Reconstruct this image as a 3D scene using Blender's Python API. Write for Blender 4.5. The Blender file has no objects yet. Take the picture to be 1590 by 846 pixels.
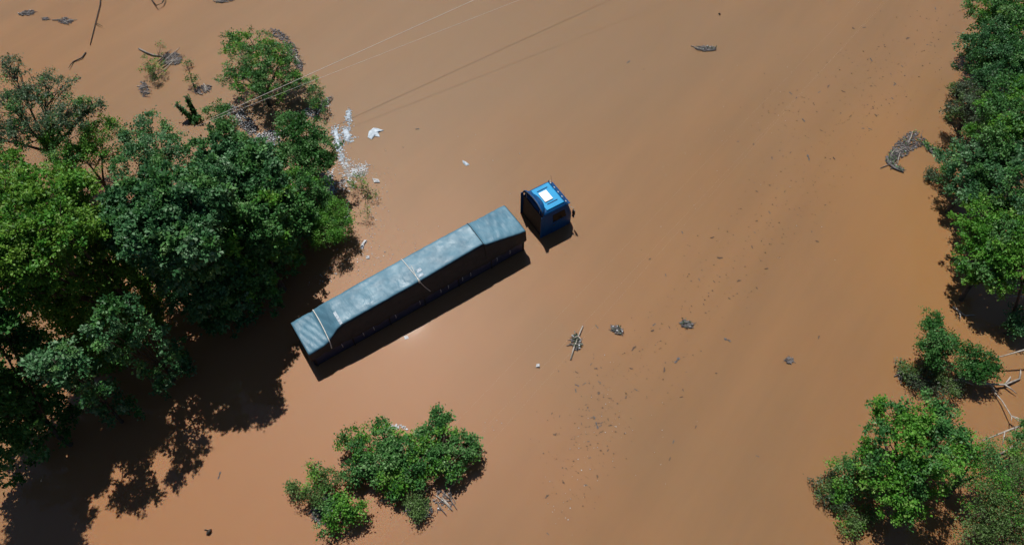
import bpy, math, random
import numpy as np
from mathutils import Vector, Matrix, noise

# ------------------------------------------------------------------ camera, sky, sun, exposure
SC = bpy.context.scene
COL = SC.collection
R = math.radians
TILT, HGT, FPX = R(32.0), 37.6, 1060.0          # drone height over the water and pitch
cam = bpy.data.cameras.new("camera")
cam.sensor_width = 36.0
cam.lens = FPX / 1590.0 * 36.0
cam.clip_end = 2000
camo = bpy.data.objects.new("camera", cam)
camo.location = (0, 0, HGT)
camo.rotation_euler = (TILT, 0, 0)
COL.objects.link(camo)
SC.camera = camo

SUN_EL, SUN_AZ = R(60.25), R(-18.0)              # azimuth measured from +Y towards +X
world = bpy.data.worlds.new("World")
SC.world = world
world.use_nodes = True
wn = world.node_tree.nodes
sky = wn.new("ShaderNodeTexSky")
sky.sky_type = 'NISHITA'
sky.sun_disc = False
sky.sun_elevation = SUN_EL
sky.sun_rotation = SUN_AZ
sky.air_density = 0.75
sky.dust_density = 0.2
world.node_tree.links.new(sky.outputs[0], wn["Background"].inputs[0])
wn["Background"].inputs[1].default_value = 0.05

sun = bpy.data.lights.new("sun", 'SUN')
sun.energy = 5.0
sun.angle = R(0.53)
sun.color = (1.0, 0.96, 0.90)
suno = bpy.data.objects.new("sun", sun)
sd = Vector((math.sin(SUN_AZ) * math.cos(SUN_EL), math.cos(SUN_AZ) * math.cos(SUN_EL), math.sin(SUN_EL)))
suno.rotation_euler = sd.to_track_quat('Z', 'Y').to_euler()
suno.location = (0, 0, 60)
COL.objects.link(suno)

SC.view_settings.view_transform = 'Standard'
SC.view_settings.look = 'None'
SC.view_settings.exposure = 0.05
SC.view_settings.gamma = 1.0
SC.cycles.use_denoising = True
SC.cycles.max_bounces = 6
SC.cycles.diffuse_bounces = 2
SC.cycles.glossy_bounces = 3
SC.cycles.transmission_bounces = 3
SC.cycles.sample_clamp_indirect = 6.0

# ------------------------------------------------------------------ helpers
rnd = random.Random(7)
nrg = np.random.default_rng(11)
CT, ST = math.cos(TILT), math.sin(TILT)

def at(px, py, z=0.0):
    """world point at height z seen at a photo pixel"""
    a, u = (px - 795.0) / FPX, (423.0 - py) / FPX
    d = Vector((a, u * CT + ST, u * ST - CT))
    return d * ((z - HGT) / d.z) + Vector((0, 0, HGT))

def scale_at(p):
    """photo pixels per metre at a world point"""
    return FPX / (p.y * ST - (p.z - HGT) * CT)

def tag(o, label=None, cat=None, group=None, kind=None):
    if label: o["label"] = label
    if cat: o["category"] = cat
    if group: o["group"] = group
    if kind: o["kind"] = kind
    return o

def empty(name, loc=(0, 0, 0), rz=0.0):
    o = bpy.data.objects.new(name, None)
    o.location = loc
    o.rotation_euler = (0, 0, rz)
    o.empty_display_size = 0.2
    COL.objects.link(o)
    return o

class MB:
    """collects verts and faces, builds one mesh object"""
    def __init__(s): s.v, s.f = [], []
    def add(s, v, f):
        n = len(s.v)
        s.v += [tuple(p) for p in v]
        s.f += [tuple(i + n for i in q) for q in f]
        return s
    def box(s, c, d, rz=0.0, ry=0.0):
        m = Matrix.Rotation(rz, 3, 'Z') @ Matrix.Rotation(ry, 3, 'Y')
        c = Vector(c)
        v = [c + m @ Vector((x * d[0] / 2, y * d[1] / 2, z * d[2] / 2)) for z in (-1, 1) for y in (-1, 1) for x in (-1, 1)]
        return s.add(v, [(0, 2, 3, 1), (4, 5, 7, 6), (0, 1, 5, 4), (2, 6, 7, 3), (0, 4, 6, 2), (1, 3, 7, 5)])
    def tube(s, pts, rad, n=6, cap=True):
        pts = [Vector(p) for p in pts]
        if not hasattr(rad, '__len__'): rad = [rad] * len(pts)
        v, f = [], []
        ref = None
        for i, p in enumerate(pts):
            t = (pts[min(i + 1, len(pts) - 1)] - pts[max(i - 1, 0)])
            if t.length < 1e-6: t = Vector((0, 0, 1))
            t.normalize()
            if ref is None: ref = Vector((1, 0, 0)) if abs(t.x) < 0.8 else Vector((0, 1, 0))
            a = (ref - t * ref.dot(t)).normalized()
            ref = a
            b = t.cross(a)
            for k in range(n):
                w = 2 * math.pi * k / n
                v.append(p + (a * math.cos(w) + b * math.sin(w)) * rad[i])
        for i in range(len(pts) - 1):
            for k in range(n):
                k2 = (k + 1) % n
                f.append((i * n + k, i * n + k2, (i + 1) * n + k2, (i + 1) * n + k))
        if cap:
            f.append(tuple(reversed(range(n))))
            f.append(tuple((len(pts) - 1) * n + k for k in range(n)))
        return s.add(v, f)
    def build(s, name, mat, parent=None, smooth=False, bevel=0.0, seg=2):
        me = bpy.data.meshes.new(name)
        me.from_pydata(s.v, [], s.f)
        me.update()
        o = bpy.data.objects.new(name, me)
        me.materials.append(mat)
        if smooth:
            me.polygons.foreach_set("use_smooth", [True] * len(me.polygons))
        COL.objects.link(o)
        if parent: o.parent = parent
        if bevel:
            b = o.modifiers.new("bevel", 'BEVEL')
            b.width = bevel; b.segments = seg; b.limit_method = 'ANGLE'; b.angle_limit = R(35)
        return o

# ------------------------------------------------------------------ materials
def new_mat(name):
    m = bpy.data.materials.new(name)
    m.use_nodes = True
    return m, m.node_tree.nodes, m.node_tree.links, m.node_tree.nodes["Principled BSDF"]

def noise_node(n, l, scale, detail=3.0, rough=0.55, vec=None):
    t = n.new("ShaderNodeTexNoise")
    t.inputs["Scale"].default_value = scale
    t.inputs["Detail"].default_value = detail
    t.inputs["Roughness"].default_value = rough
    if vec is not None: l.new(vec, t.inputs["Vector"])
    return t

def ramp_node(n, l, fac, stops):
    r = n.new("ShaderNodeValToRGB")
    e = r.color_ramp.elements
    while len(e) < len(stops): e.new(0.5)
    for i, (p, c) in enumerate(stops):
        e[i].position = p
        e[i].color = (*c, 1)
    l.new(fac, r.inputs[0])
    return r

def plain(name, a, b, scale=3.0, rough=0.6, bump=0.0, metallic=0.0, coat=0.0, bscale=None, coord="Object"):
    m, n, l, p = new_mat(name)
    tc = n.new("ShaderNodeTexCoord")
    t = noise_node(n, l, scale, 5, 0.6, tc.outputs[coord])
    r = ramp_node(n, l, t.outputs[0], [(0.35, a), (0.68, b)])
    l.new(r.outputs[0], p.inputs["Base Color"])
    p.inputs["Roughness"].default_value = rough
    p.inputs["Metallic"].default_value = metallic
    p.inputs["Coat Weight"].default_value = coat
    if bump:
        t2 = noise_node(n, l, bscale or scale * 4, 4, 0.6, tc.outputs[coord])
        bn = n.new("ShaderNodeBump")
        bn.inputs["Strength"].default_value = bump
        bn.inputs["Distance"].default_value = 0.05
        l.new(t2.outputs[0], bn.inputs["Height"])
        l.new(bn.outputs[0], p.inputs["Normal"])
    return m

def water_mat():
    m, n, l, p = new_mat("muddy_flood_water")
    tc = n.new("ShaderNodeTexCoord")
    mp = n.new("ShaderNodeMapping")
    mp.inputs["Rotation"].default_value = (0, 0, R(-52))
    l.new(tc.outputs["Object"], mp.inputs[0])
    mp0, mp = mp, n.new("ShaderNodeMapping")              # turned along the current first, then stretched
    mp.inputs["Scale"].default_value = (0.35, 2.0, 1)
    l.new(mp0.outputs[0], mp.inputs[0])
    big = noise_node(n, l, 0.030, 3, 0.5, tc.outputs["Object"])
    mid = noise_node(n, l, 0.16, 6, 0.6, mp.outputs[0])
    c1 = ramp_node(n, l, big.outputs[0], [(0.36, (0.234, 0.143, 0.077)), (0.5, (0.250, 0.143, 0.069)), (0.66, (0.272, 0.141, 0.058))])
    c2 = ramp_node(n, l, mid.outputs[0], [(0.32, (0.209, 0.123, 0.062)), (0.68, (0.285, 0.159, 0.076))])
    mx = n.new("ShaderNodeMix"); mx.data_type = 'RGBA'
    mx.inputs[0].default_value = 0.5
    l.new(c1.outputs[0], mx.inputs[6]); l.new(c2.outputs[0], mx.inputs[7])
    wob = noise_node(n, l, 0.09, 3, 0.5, tc.outputs["Object"])
    prev = mx.outputs[2]
    for (cx, cy, sx, sy, rad, col, amt) in ((-15, 12, 1, 1, 21, (0.346, 0.168, 0.077), .75), (28, 24, 1.6, .75, 12, (0.300, 0.155, 0.056), .6), (24, 8, 1, 1, 12, (0.293, 0.148, 0.060), .6), (0, 46, .6, 1, 18, (0.232, 0.149, 0.085), .7)):  # silt tints; the first, lower left, also paints the sun's soft glow
        mpp = n.new("ShaderNodeMapping")
        mpp.inputs["Location"].default_value = (-cx * sx, -(cy - 40) * sy, 0)
        mpp.inputs["Scale"].default_value = (sx, sy, 0)
        l.new(tc.outputs["Object"], mpp.inputs[0])
        vl = n.new("ShaderNodeVectorMath"); vl.operation = 'LENGTH'
        l.new(mpp.outputs[0], vl.inputs[0])
        ad = n.new("ShaderNodeMath"); ad.operation = 'MULTIPLY_ADD'
        l.new(wob.outputs[0], ad.inputs[0]); ad.inputs[1].default_value = rad * 1.1; l.new(vl.outputs["Value"], ad.inputs[2])
        mr_ = n.new("ShaderNodeMapRange"); mr_.interpolation_type = 'SMOOTHSTEP'
        mr_.inputs["From Min"].default_value = rad * .75; mr_.inputs["From Max"].default_value = rad * 1.75
        mr_.inputs["To Min"].default_value = amt; mr_.inputs["To Max"].default_value = 0
        l.new(ad.outputs[0], mr_.inputs["Value"])
        mq = n.new("ShaderNodeMix"); mq.data_type = 'RGBA'
        l.new(mr_.outputs[0], mq.inputs[0]); l.new(prev, mq.inputs[6]); mq.inputs[7].default_value = (*col, 1)
        prev = mq.outputs[2]
    l.new(prev, p.inputs["Base Color"])
    p.inputs["IOR"].default_value = 1.33
    p.inputs["Roughness"].default_value = 0.03
    p.inputs["Coat Weight"].default_value = 0.45          # the wind-roughened share of the surface
    p.inputs["Coat Roughness"].default_value = 0.45
    p.inputs["Coat IOR"].default_value = 1.33
    p.subsurface_method = 'RANDOM_WALK'
    p.inputs["Subsurface Weight"].default_value = 1.0
    p.inputs["Subsurface Radius"].default_value = (1.0, 0.45, 0.2)
    p.inputs["Subsurface Scale"].default_value = 0.16
    w1 = noise_node(n, l, 1.3, 3, 0.5, mp.outputs[0])
    bn = n.new("ShaderNodeBump")
    bn.inputs["Strength"].default_value = 0.012
    bn.inputs["Distance"].default_value = 0.05
    l.new(w1.outputs[0], bn.inputs["Height"])
    l.new(bn.outputs[0], p.inputs["Normal"])
    return m

def leaf_mat(name, stops, trans=0.25, rough=0.5):
    m, n, l, p = new_mat(name)
    at_ = n.new("ShaderNodeAttribute"); at_.attribute_name = "tint"
    r = ramp_node(n, l, at_.outputs["Fac"], stops)
    l.new(r.outputs[0], p.inputs["Base Color"])
    p.inputs["Roughness"].default_value = rough
    p.inputs["Specular IOR Level"].default_value = 0.22
    tr = n.new("ShaderNodeBsdfTranslucent")
    hs = n.new("ShaderNodeHueSaturation")
    hs.inputs["Hue"].default_value = 0.475
    hs.inputs["Value"].default_value = 1.3
    l.new(r.outputs[0], hs.inputs["Color"])
    l.new(hs.outputs[0], tr.inputs[0])
    mx = n.new("ShaderNodeMixShader")
    mx.inputs[0].default_value = trans
    out = n["Material Output"]
    l.new(p.outputs[0], mx.inputs[1]); l.new(tr.outputs[0], mx.inputs[2])
    l.new(mx.outputs[0], out.inputs[0])
    return m

def S4(a, b, c, d): return [(0.0, a), (0.4, b), (0.75, c), (1.0, d)]
LEAF = {
    "teal":   leaf_mat("leaf_blue_green", S4((.012, .054, .017), (.042, .145, .050), (.092, .225, .092), (.195, .315, .185))),
    "mid":    leaf_mat("leaf_mid_green", S4((.014, .062, .015), (.042, .150, .036), (.088, .230, .058), (.170, .310, .120))),
    "bright": leaf_mat("leaf_bright_green", S4((.020, .094, .010), (.060, .215, .022), (.120, .300, .038), (.215, .365, .090))),
    "yellow": leaf_mat("leaf_yellow_green", S4((.028, .098, .010), (.082, .212, .022), (.150, .300, .036), (.230, .350, .085))),
    "dark":   leaf_mat("leaf_dark_green", S4((.010, .046, .010), (.026, .115, .020), (.050, .172, .034), (.095, .220, .070))),
    "olive":  leaf_mat("leaf_pale_olive", S4((.034, .072, .018), (.070, .142, .036), (.115, .205, .060), (.180, .250, .110))),
    "grey":   leaf_mat("leaf_muddy_grey", S4((.042, .050, .034), (.070, .100, .058), (.070, .145, .066), (.210, .220, .195))),
    "sage":   leaf_mat("leaf_sage_green", S4((.030, .055, .028), (.062, .110, .058), (.080, .160, .070), (.190, .230, .180))),
}
M_water = water_mat()
M_bark = plain("bark_brown", (.045, .030, .020), (.11, .080, .055), 6, 0.9, 0.6)
M_barkdark = plain("bark_wet_dark", (.022, .017, .012), (.055, .040, .026), 6, 0.7, 0.6)
M_twig = plain("twig_grey", (.10, .085, .075), (.24, .21, .19), 4, 0.85)
M_dead = plain("dead_wood_pale", (.22, .19, .16), (.45, .41, .36), 5, 0.8, 0.3)
M_mat = plain("debris_wet_grey", (.050, .045, .048), (.17, .155, .155), 5, 0.8, 0.4)
M_speck = plain("floating_bark_dark", (.080, .048, .033), (.15, .090, .062), 3, 0.8)
M_foam = plain("white_foam_litter", (.30, .29, .29), (.62, .67, .72), 1.7, 0.6)
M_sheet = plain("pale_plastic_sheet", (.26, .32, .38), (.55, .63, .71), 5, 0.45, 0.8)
M_rope = plain("pale_rope", (.45, .45, .42), (.66, .65, .62), 12, 0.8)
M_wire = plain("bare_aluminium_wire", (.50, .46, .42), (.66, .62, .58), 2, 0.45, metallic=0.0)
M_moss = plain("moss_dark", (.018, .035, .010), (.045, .065, .018), 8, 0.9, 0.8)

# ------------------------------------------------------------------ the flood water
s = 260.0
w = MB().box((0, 0, -2.0), (2 * s, 2 * s, 4.0)).build("flood_water", M_water)
w.location = (0, 40, 0)
tag(w, "flat sheet of opaque orange brown flood water", kind="structure")

# ------------------------------------------------------------------ semi-trailer
def lerp_tab(tab, x):
    for (a, b) in zip(tab, tab[1:]):
        if x <= b[0]:
            t = max(0.0, (x - a[0]) / (b[0] - a[0]))
            return [a[i] + (b[i] - a[i]) * t for i in range(1, len(a))]
    return list(tab[-1][1:])

M_tarp, n_, l_, p_ = new_mat("tarpaulin_blue_grey")
tc_ = n_.new("ShaderNodeTexCoord")
t_ = noise_node(n_, l_, 0.7, 6, 0.62, tc_.outputs["Object"])
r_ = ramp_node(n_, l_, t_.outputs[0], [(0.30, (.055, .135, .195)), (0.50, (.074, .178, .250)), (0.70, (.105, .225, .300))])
l_.new(r_.outputs[0], p_.inputs["Base Color"])
t2_ = noise_node(n_, l_, 1.1, 5, 0.65, tc_.outputs["Object"])
rr_ = ramp_node(n_, l_, t2_.outputs[0], [(0.34, (.40, .40, .40)), (0.68, (.62, .62, .62))])
l_.new(rr_.outputs[0], p_.inputs["Roughness"])
mp_ = n_.new("ShaderNodeMapping"); mp_.inputs["Scale"].default_value = (3.0, 0.9, 1.0)
mp_.inputs["Rotation"].default_value = (0, 0, R(18))
l_.new(tc_.outputs["Object"], mp_.inputs[0])
t3_ = noise_node(n_, l_, 2.0, 4, 0.6, mp_.outputs[0])
b_ = n_.new("ShaderNodeBump"); b_.inputs["Strength"].default_value = 0.3; b_.inputs["Distance"].default_value = 0.08
l_.new(t3_.outputs[0], b_.inputs["Height"]); l_.new(b_.outputs[0], p_.inputs["Normal"])
p_.inputs["Specular IOR Level"].default_value = 0.36

M_tarp_shade = plain("tarpaulin_shaded_dark", (.008, .010, .012), (.018, .020, .024), 2.5, 0.75, 0.3, bscale=3)  # tarpaulin sides and ends, their shade put into a near-black colour
M_board = plain("painted_board_navy", (.012, .016, .040), (.030, .035, .075), 3, 0.6)
M_steel = plain("dark_chassis_steel", (.006, .006, .007), (.016, .015, .015), 5, 0.8)
M_fitting = plain("galvanised_fitting", (.22, .22, .22), (.42, .42, .42), 9, 0.5)

TL, TW = 15.16, 2.54
#        l     half width  z top   z of the lower hem
TARP = [(0.00, 1.28, 1.72, 0.95), (0.9, 1.27, 1.80, 1.00), (1.35, 1.20, 1.83, 1.05), (1.45, 1.17, 1.98, 1.05), (2.1, 1.01, 2.34, 1.0),
        (2.45, 0.97, 2.44, 0.98), (4.5, 0.99, 2.52, 0.95), (7.4, 1.00, 2.58, 0.98), (9.8, 0.97, 2.66, 0.95), (12.1, 0.94, 2.74, 0.98),
        (12.2, 0.96, 2.74, 0.98), (12.36, 0.99, 2.58, 0.98), (13.4, 1.10, 2.42, 1.0), (14.6, 1.22, 2.20, 1.02), (15.16, 1.25, 2.12, 1.02)]

def tarp_pt(l, u):
    """u in -1..1 round the section: far hem, shoulder, crown, shoulder, near hem"""
    hw, zt, hem = lerp_tab(TARP, l)
    sg = 1 if u > 0 else -1
    a = abs(u)
    hem += 0.05 * math.sin(l * 4.1 + sg) + 0.04 * math.sin(l * 9.7)
    if a < 0.6:                                    # the roof, slightly crowned, rounded at the shoulder
        t = a / 0.6
        y = hw * t
        z = zt + 0.05 * (1 - t * t) - 0.05 * max(0, (t - 0.85) / 0.15) ** 2
    else:                                          # the side, hanging outwards to the bed
        t = (a - 0.6) / 0.4
        y = hw + (1.30 - hw) * (t ** 0.8) + 0.035 * math.sin(l * 6.3 + 1.7 * t + sg * 2) * t * (1.1 - t)
        z = (zt - 0.05) + (hem - zt + 0.05) * t
    q = Vector((l * 0.9, y * 1.3 * sg, z))
    wr = 0.030 * noise.noise(q * 1.2) + 0.020 * noise.noise(q * 3.1 + Vector((7, 1, 2)))
    fold = 0.016 * math.sin(l * 17 + y * 6 * sg) * max(0, 1 - abs(l - 1.0) / 1.3)      # gathered folds at the tail
    fold += 0.012 * math.sin(l * 11 - y * 5 * sg) * max(0, 1 - abs(l - 13.7) / 1.5)
    hoop = -0.035 * abs(math.sin(math.pi * (l - 2.45) / 1.22)) ** 1.5 * (1 - (a / .6) ** 2 if a < .6 else 0) if 2.45 < l < 12.1 else 0.0
    crease = 0.016 * noise.noise(Vector((l * 3.2 + y * sg * 2.2, y * sg * .8, 4.0)))
    z += wr + hoop + crease + (fold if a < 0.62 else 0)
    y += (0.5 * wr if a >= 0.6 else 0)
    return Vector((l, sg * y, z))

tr_o = at(451.3 * .5 + 479 * .5, 501.3 * .5 + 550 * .5, 1.72)
tr_f = at(779.6 * .5 + 816.8 * .5, 320.2 * .5 + 357.5 * .5, 2.12)
tr_h = math.atan2(tr_f.y - tr_o.y, tr_f.x - tr_o.x)
trailer = empty("semi_trailer", (tr_o.x, tr_o.y, 0), tr_h)
tag(trailer, "long flatbed trailer under a blue grey tarpaulin, half sunk in flood water", "trailer")

NL, NU = 190, 40
tb = MB()
v, f = [], []
for i in range(NL + 1):
    for j in range(NU + 1):
        v.append(tarp_pt(TL * i / NL, 1 - 2 * j / NU))
def gi(i, j): return i * (NU + 1) + j
for i in range(NL):
    for j in range(NU):
        f.append((gi(i, j), gi(i + 1, j), gi(i + 1, j + 1), gi(i, j + 1)))
fs = [q for q in f if 8 <= q[0] % (NU + 1) < NU - 8]
tb.add(v, fs)
tarp = tb.build("tarpaulin", M_tarp, trailer, smooth=True)
sm = tarp.modifiers.new("thickness", 'SOLIDIFY'); sm.thickness = 0.012; sm.offset = 1
for lo, hi in ((0, 8), (NU - 8, NU)):                # tarpaulin sides below the roof edge, coloured dark to carry their shade
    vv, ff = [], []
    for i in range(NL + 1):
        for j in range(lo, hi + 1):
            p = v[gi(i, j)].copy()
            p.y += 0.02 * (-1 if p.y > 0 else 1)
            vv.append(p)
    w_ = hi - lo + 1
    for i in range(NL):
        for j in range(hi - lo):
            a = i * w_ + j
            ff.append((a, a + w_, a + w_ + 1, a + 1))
    cu = MB().add(vv, ff).build("tarp_side_shaded", M_tarp_shade, trailer, smooth=True)
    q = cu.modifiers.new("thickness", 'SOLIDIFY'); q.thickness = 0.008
# end flaps hang from the ends of the tarpaulin
for l0, dx, name in ((0.0, -0.06, "end_flap"), (TL, 0.05, "end_flap")):
    e = MB()
    v, f = [], []
    n1 = 28
    for j in range(n1 + 1):
        u = 0.6 - 1.2 * j / n1
        top = tarp_pt(l0, u)
        for k in range(7):
            t = k / 6
            z = top.z + (1.0 - top.z) * t
            y = top.y * (1 + (1.28 / abs(tarp_pt(l0, .6).y) - 1) * t)
            v.append((l0 + dx * (0.2 + t) + 0.025 * math.sin(y * 7 + k) * t, y, z - 0.004))
    for j in range(n1):
        for k in range(6):
            a = j * 7 + k
            f.append((a, a + 1, a + 8, a + 7))
    e.add(v, f)
    fl = e.build(name, M_tarp_shade, tarp, smooth=True)
    q = fl.modifiers.new("thickness", 'SOLIDIFY'); q.thickness = 0.012

# bed: floor, hinged side boards one by one, stakes, chassis beams, tail board, rope hooks
MB().box((TL / 2, 0, 0.02), (TL - 0.1, 2.40, 0.14)).build("bed_floor", M_steel, trailer)
nb = 6
bl = (TL - 0.3) / nb
bm_side = None
for sgn in (-1, 1):
    for k in range(nb):
        x = 0.15 + bl * (k + 0.5)
        if bm_side is None:
            bd = MB().box((0, 0, 0), (bl - 0.10, 0.05, 1.05)).build("side_board", M_board, trailer, bevel=0.012)
            bm_side = bd.data
        else:
            bd = bd.copy(); COL.objects.link(bd)
        bd.location = (x, sgn * 1.205, 0.62)
    for k in range(nb + 1):
        MB().box((0.15 + bl * k, sgn * 1.215, 0.55), (0.09, 0.09, 1.25)).build("stake", M_steel, trailer)
    MB().box((TL / 2, sgn * 0.55, -0.30), (TL - 0.4, 0.14, 0.48)).build("chassis_beam", M_steel, trailer)
MB().box((0.03, 0, 0.62), (0.06, 2.30, 1.05)).build("tail_board", M_board, trailer, bevel=0.012)
MB().box((TL - 0.03, 0, 0.75), (0.06, 2.30, 1.35)).build("head_board", M_board, trailer, bevel=0.012)
for l in (1.9, 3.3, 4.0, 5.5, 7.2, 8.7, 9.25, 10.3, 10.9, 12.9, 13.9):
    for sgn in (-1, 1):
        h = lerp_tab(TARP, l)[2]
        hk = MB()
        hk.tube([(l, sgn * 1.33, h + 0.05), (l + 0.02, sgn * 1.335, h - 0.18), (l + 0.01, sgn * 1.30, h - 0.42)], [.018, .015, .012], 5)
        hk.build("tie_rope", M_rope, trailer, smooth=True)

# ropes across the tarpaulin: tail, middle
def strap(l0, l1, u0, u1, r, mat, name="strap", lift=0.018):
    pts = []
    for i in range(41):
        t = i / 40
        u = u0 + (u1 - u0) * t
        bow = 4 * t * (1 - t)
        p = tarp_pt(l0 + (l1 - l0) * t + 0.10 * bow * (1 if l0 < 3 else -.2), u)
        hw = 1.0 if abs(u) > 0.6 else 0.0
        pts.append(p + Vector((0, (lift * (1 if u > 0 else -1)) * hw, lift * (1 - 0.6 * hw))))
    return MB().tube(pts, r, 6).build(name, mat, trailer, smooth=True)
strap(1.42, 1.30, 0.95, -0.9, 0.032, M_rope)
strap(7.45, 7.62, 0.9, -0.62, 0.026, M_rope)
strap(7.72, 7.55, 0.1, -0.62, 0.020, M_rope)
strap(7.62, 8.05, -0.62, -0.92, 0.018, M_rope)
strap(12.2, 12.2, 0.9, -0.9, 0.02, M_steel, "seam_rope")
# bleached patches sewn on; the tail strip paints the sun highlight on a fold
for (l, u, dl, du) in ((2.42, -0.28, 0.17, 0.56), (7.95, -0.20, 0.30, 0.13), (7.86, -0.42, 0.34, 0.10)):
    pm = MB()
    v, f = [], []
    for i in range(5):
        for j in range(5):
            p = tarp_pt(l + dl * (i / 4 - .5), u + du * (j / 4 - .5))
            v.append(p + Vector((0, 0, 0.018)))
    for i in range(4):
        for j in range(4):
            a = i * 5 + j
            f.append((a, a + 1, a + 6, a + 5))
    pm.add(v, f).build("patch_and_highlight", M_sheet, trailer, smooth=True)

# ------------------------------------------------------------------ tractor cab
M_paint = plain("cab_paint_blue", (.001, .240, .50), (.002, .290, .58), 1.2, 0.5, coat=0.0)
M_paint_shaded = plain("cab_paint_blue_shaded", (.001, .044, .145), (.002, .062, .190), 1.2, 0.5, coat=0.0)  # darker copy of the cab paint, shade of sides and fairing put in
for q_ in (M_paint, M_paint_shaded):
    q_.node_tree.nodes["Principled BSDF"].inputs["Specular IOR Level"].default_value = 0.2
M_glass, n_, l_, p_ = new_mat("tinted_glass")
p_.inputs["Specular IOR Level"].default_value = 0.08; p_.inputs["Base Color"].default_value = (.006, .008, .010, 1); p_.inputs["Roughness"].default_value = 0.05
tcg = n_.new("ShaderNodeTexCoord"); tg = noise_node(n_, l_, 4, 3, .5, tcg.outputs["Object"])
rg = ramp_node(n_, l_, tg.outputs[0], [(.4, (.04, .04, .04)), (.7, (.14, .14, .14))]); l_.new(rg.outputs[0], p_.inputs["Roughness"])
M_black = plain("black_plastic", (.008, .008, .009), (.022, .022, .022), 6, 0.5)
M_hatch = plain("white_roof_hatch", (.78, .80, .80), (.86, .87, .86), 4, 0.4)

CW, CLN = 2.50, 2.26
cr = at(828, 314, 2.45)
cf = (at(860, 288.4, 2.05) + at(890, 323, 2.05)) / 2
ch = R(32)
cab = empty("truck_cab", (cr.x, cr.y, 0.28), ch)
tag(cab, "blue truck cab with white roof hatch, sunk to its windows in flood water", "truck")

def loft(secs, closed_ends=True):
    """secs: list of equal-length rings of points"""
    m = MB(); n = len(secs[0]); v = [p for s_ in secs for p in s_]; f = []
    for i in range(len(secs) - 1):
        for k in range(n):
            k2 = (k + 1) % n
            f.append((i * n + k, i * n + k2, (i + 1) * n + k2, (i + 1) * n + k))
    if closed_ends:
        f.append(tuple(reversed(range(n)))); f.append(tuple((len(secs) - 1) * n + k for k in range(n)))
    return m.add(v, f)

def cab_ring(z, x0, x1, hw, rc):
    pts = []
    for (cx, cy, a0) in ((x1 - rc, hw - rc, 0), (x0 + rc * .6, hw - rc * .6, 90), (x0 + rc * .6, -hw + rc * .6, 180), (x1 - rc, -hw + rc, 270)):
        rr = rc if a0 in (0, 270) else rc * .6
        for k in range(5):
            w_ = R(a0 + 90 * k / 4)
            pts.append((cx + rr * math.cos(w_), cy + rr * math.sin(w_), z))
    return pts
rings = [cab_ring(-1.6, 0.0, CLN + .12, CW / 2, .22), cab_ring(0.45, 0.0, CLN + .12, CW / 2, .22), cab_ring(0.75, 0.0, CLN + .10, CW / 2, .22),
         cab_ring(1.60, 0.0, CLN - .14, CW / 2 - .07, .22), cab_ring(1.80, 0.02, CLN - .20, CW / 2 - .10, .22),
         cab_ring(1.93, 0.05, CLN - .28, CW / 2 - .17, .22), cab_ring(1.985, 0.12, CLN - .42, CW / 2 - .30, .20), cab_ring(2.00, 0.3, CLN - .7, CW / 2 - .55, .2)]
shell = loft(rings).build("cab_shell", M_paint_shaded, cab, smooth=True)
# raised roof panel with the hatch between two rails
MB().box((1.12, 0, 2.012), (1.36, 1.92, 0.075)).build("roof_panel", M_paint, cab, bevel=0.06, seg=4)
MB().box((1.00, 0.04, 2.085), (0.62, 0.86, 0.10)).build("roof_hatch", M_hatch, cab, bevel=0.06, seg=4)
for y in (0.64, -0.56):
    MB().box((1.12, y, 2.062), (0.80, 0.06, 0.045)).build("roof_rail", M_paint_shaded, cab, bevel=0.012)
# wind deflector: a curved open-backed shell rising over the rear of the roof
v, f = [], []
NA, NB = 26, 9
for i in range(NA + 1):
    s_ = -1 + 2 * i / NA                                  # across
    for k in range(NB + 1):
        t = k / NB                                        # front to rear
        y = s_ * (1.0 + 0.16 * t) * 1.02
        xr = -0.05 + 0.10 * (1 - s_ * s_)
        xf = 0.62 + 0.0 * s_ - 0.42 * abs(s_) ** 2.2
        x = xf + (xr - xf) * t
        top = 2.44 - 0.20 * abs(s_) ** 2.5 - 0.85 * max(0, abs(s_) - .9) / .1 * .35
        z0 = 1.98 - 0.25 * abs(s_) ** 6
        z = z0 + (top - z0) * math.sin(t * math.pi / 2) ** 1.1
        v.append((x, y, z))
for i in range(NA):
    for k in range(NB):
        a = i * (NB + 1) + k
        f.append((a, a + 1, a + NB + 2, a + NB + 1))
df = MB().add(v, f).build("wind_deflector", M_paint_shaded, cab, smooth=True)
q = df.modifiers.new("thickness", 'SOLIDIFY'); q.thickness = 0.035; q.offset = -1
rim = [(v[i * (NB + 1) + NB][0] - 0.01, v[i * (NB + 1) + NB][1], v[i * (NB + 1) + NB][2]) for i in range(NA + 1)]
MB().tube(rim, 0.022, 6).build("rim", M_black, df, smooth=True)
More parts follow.
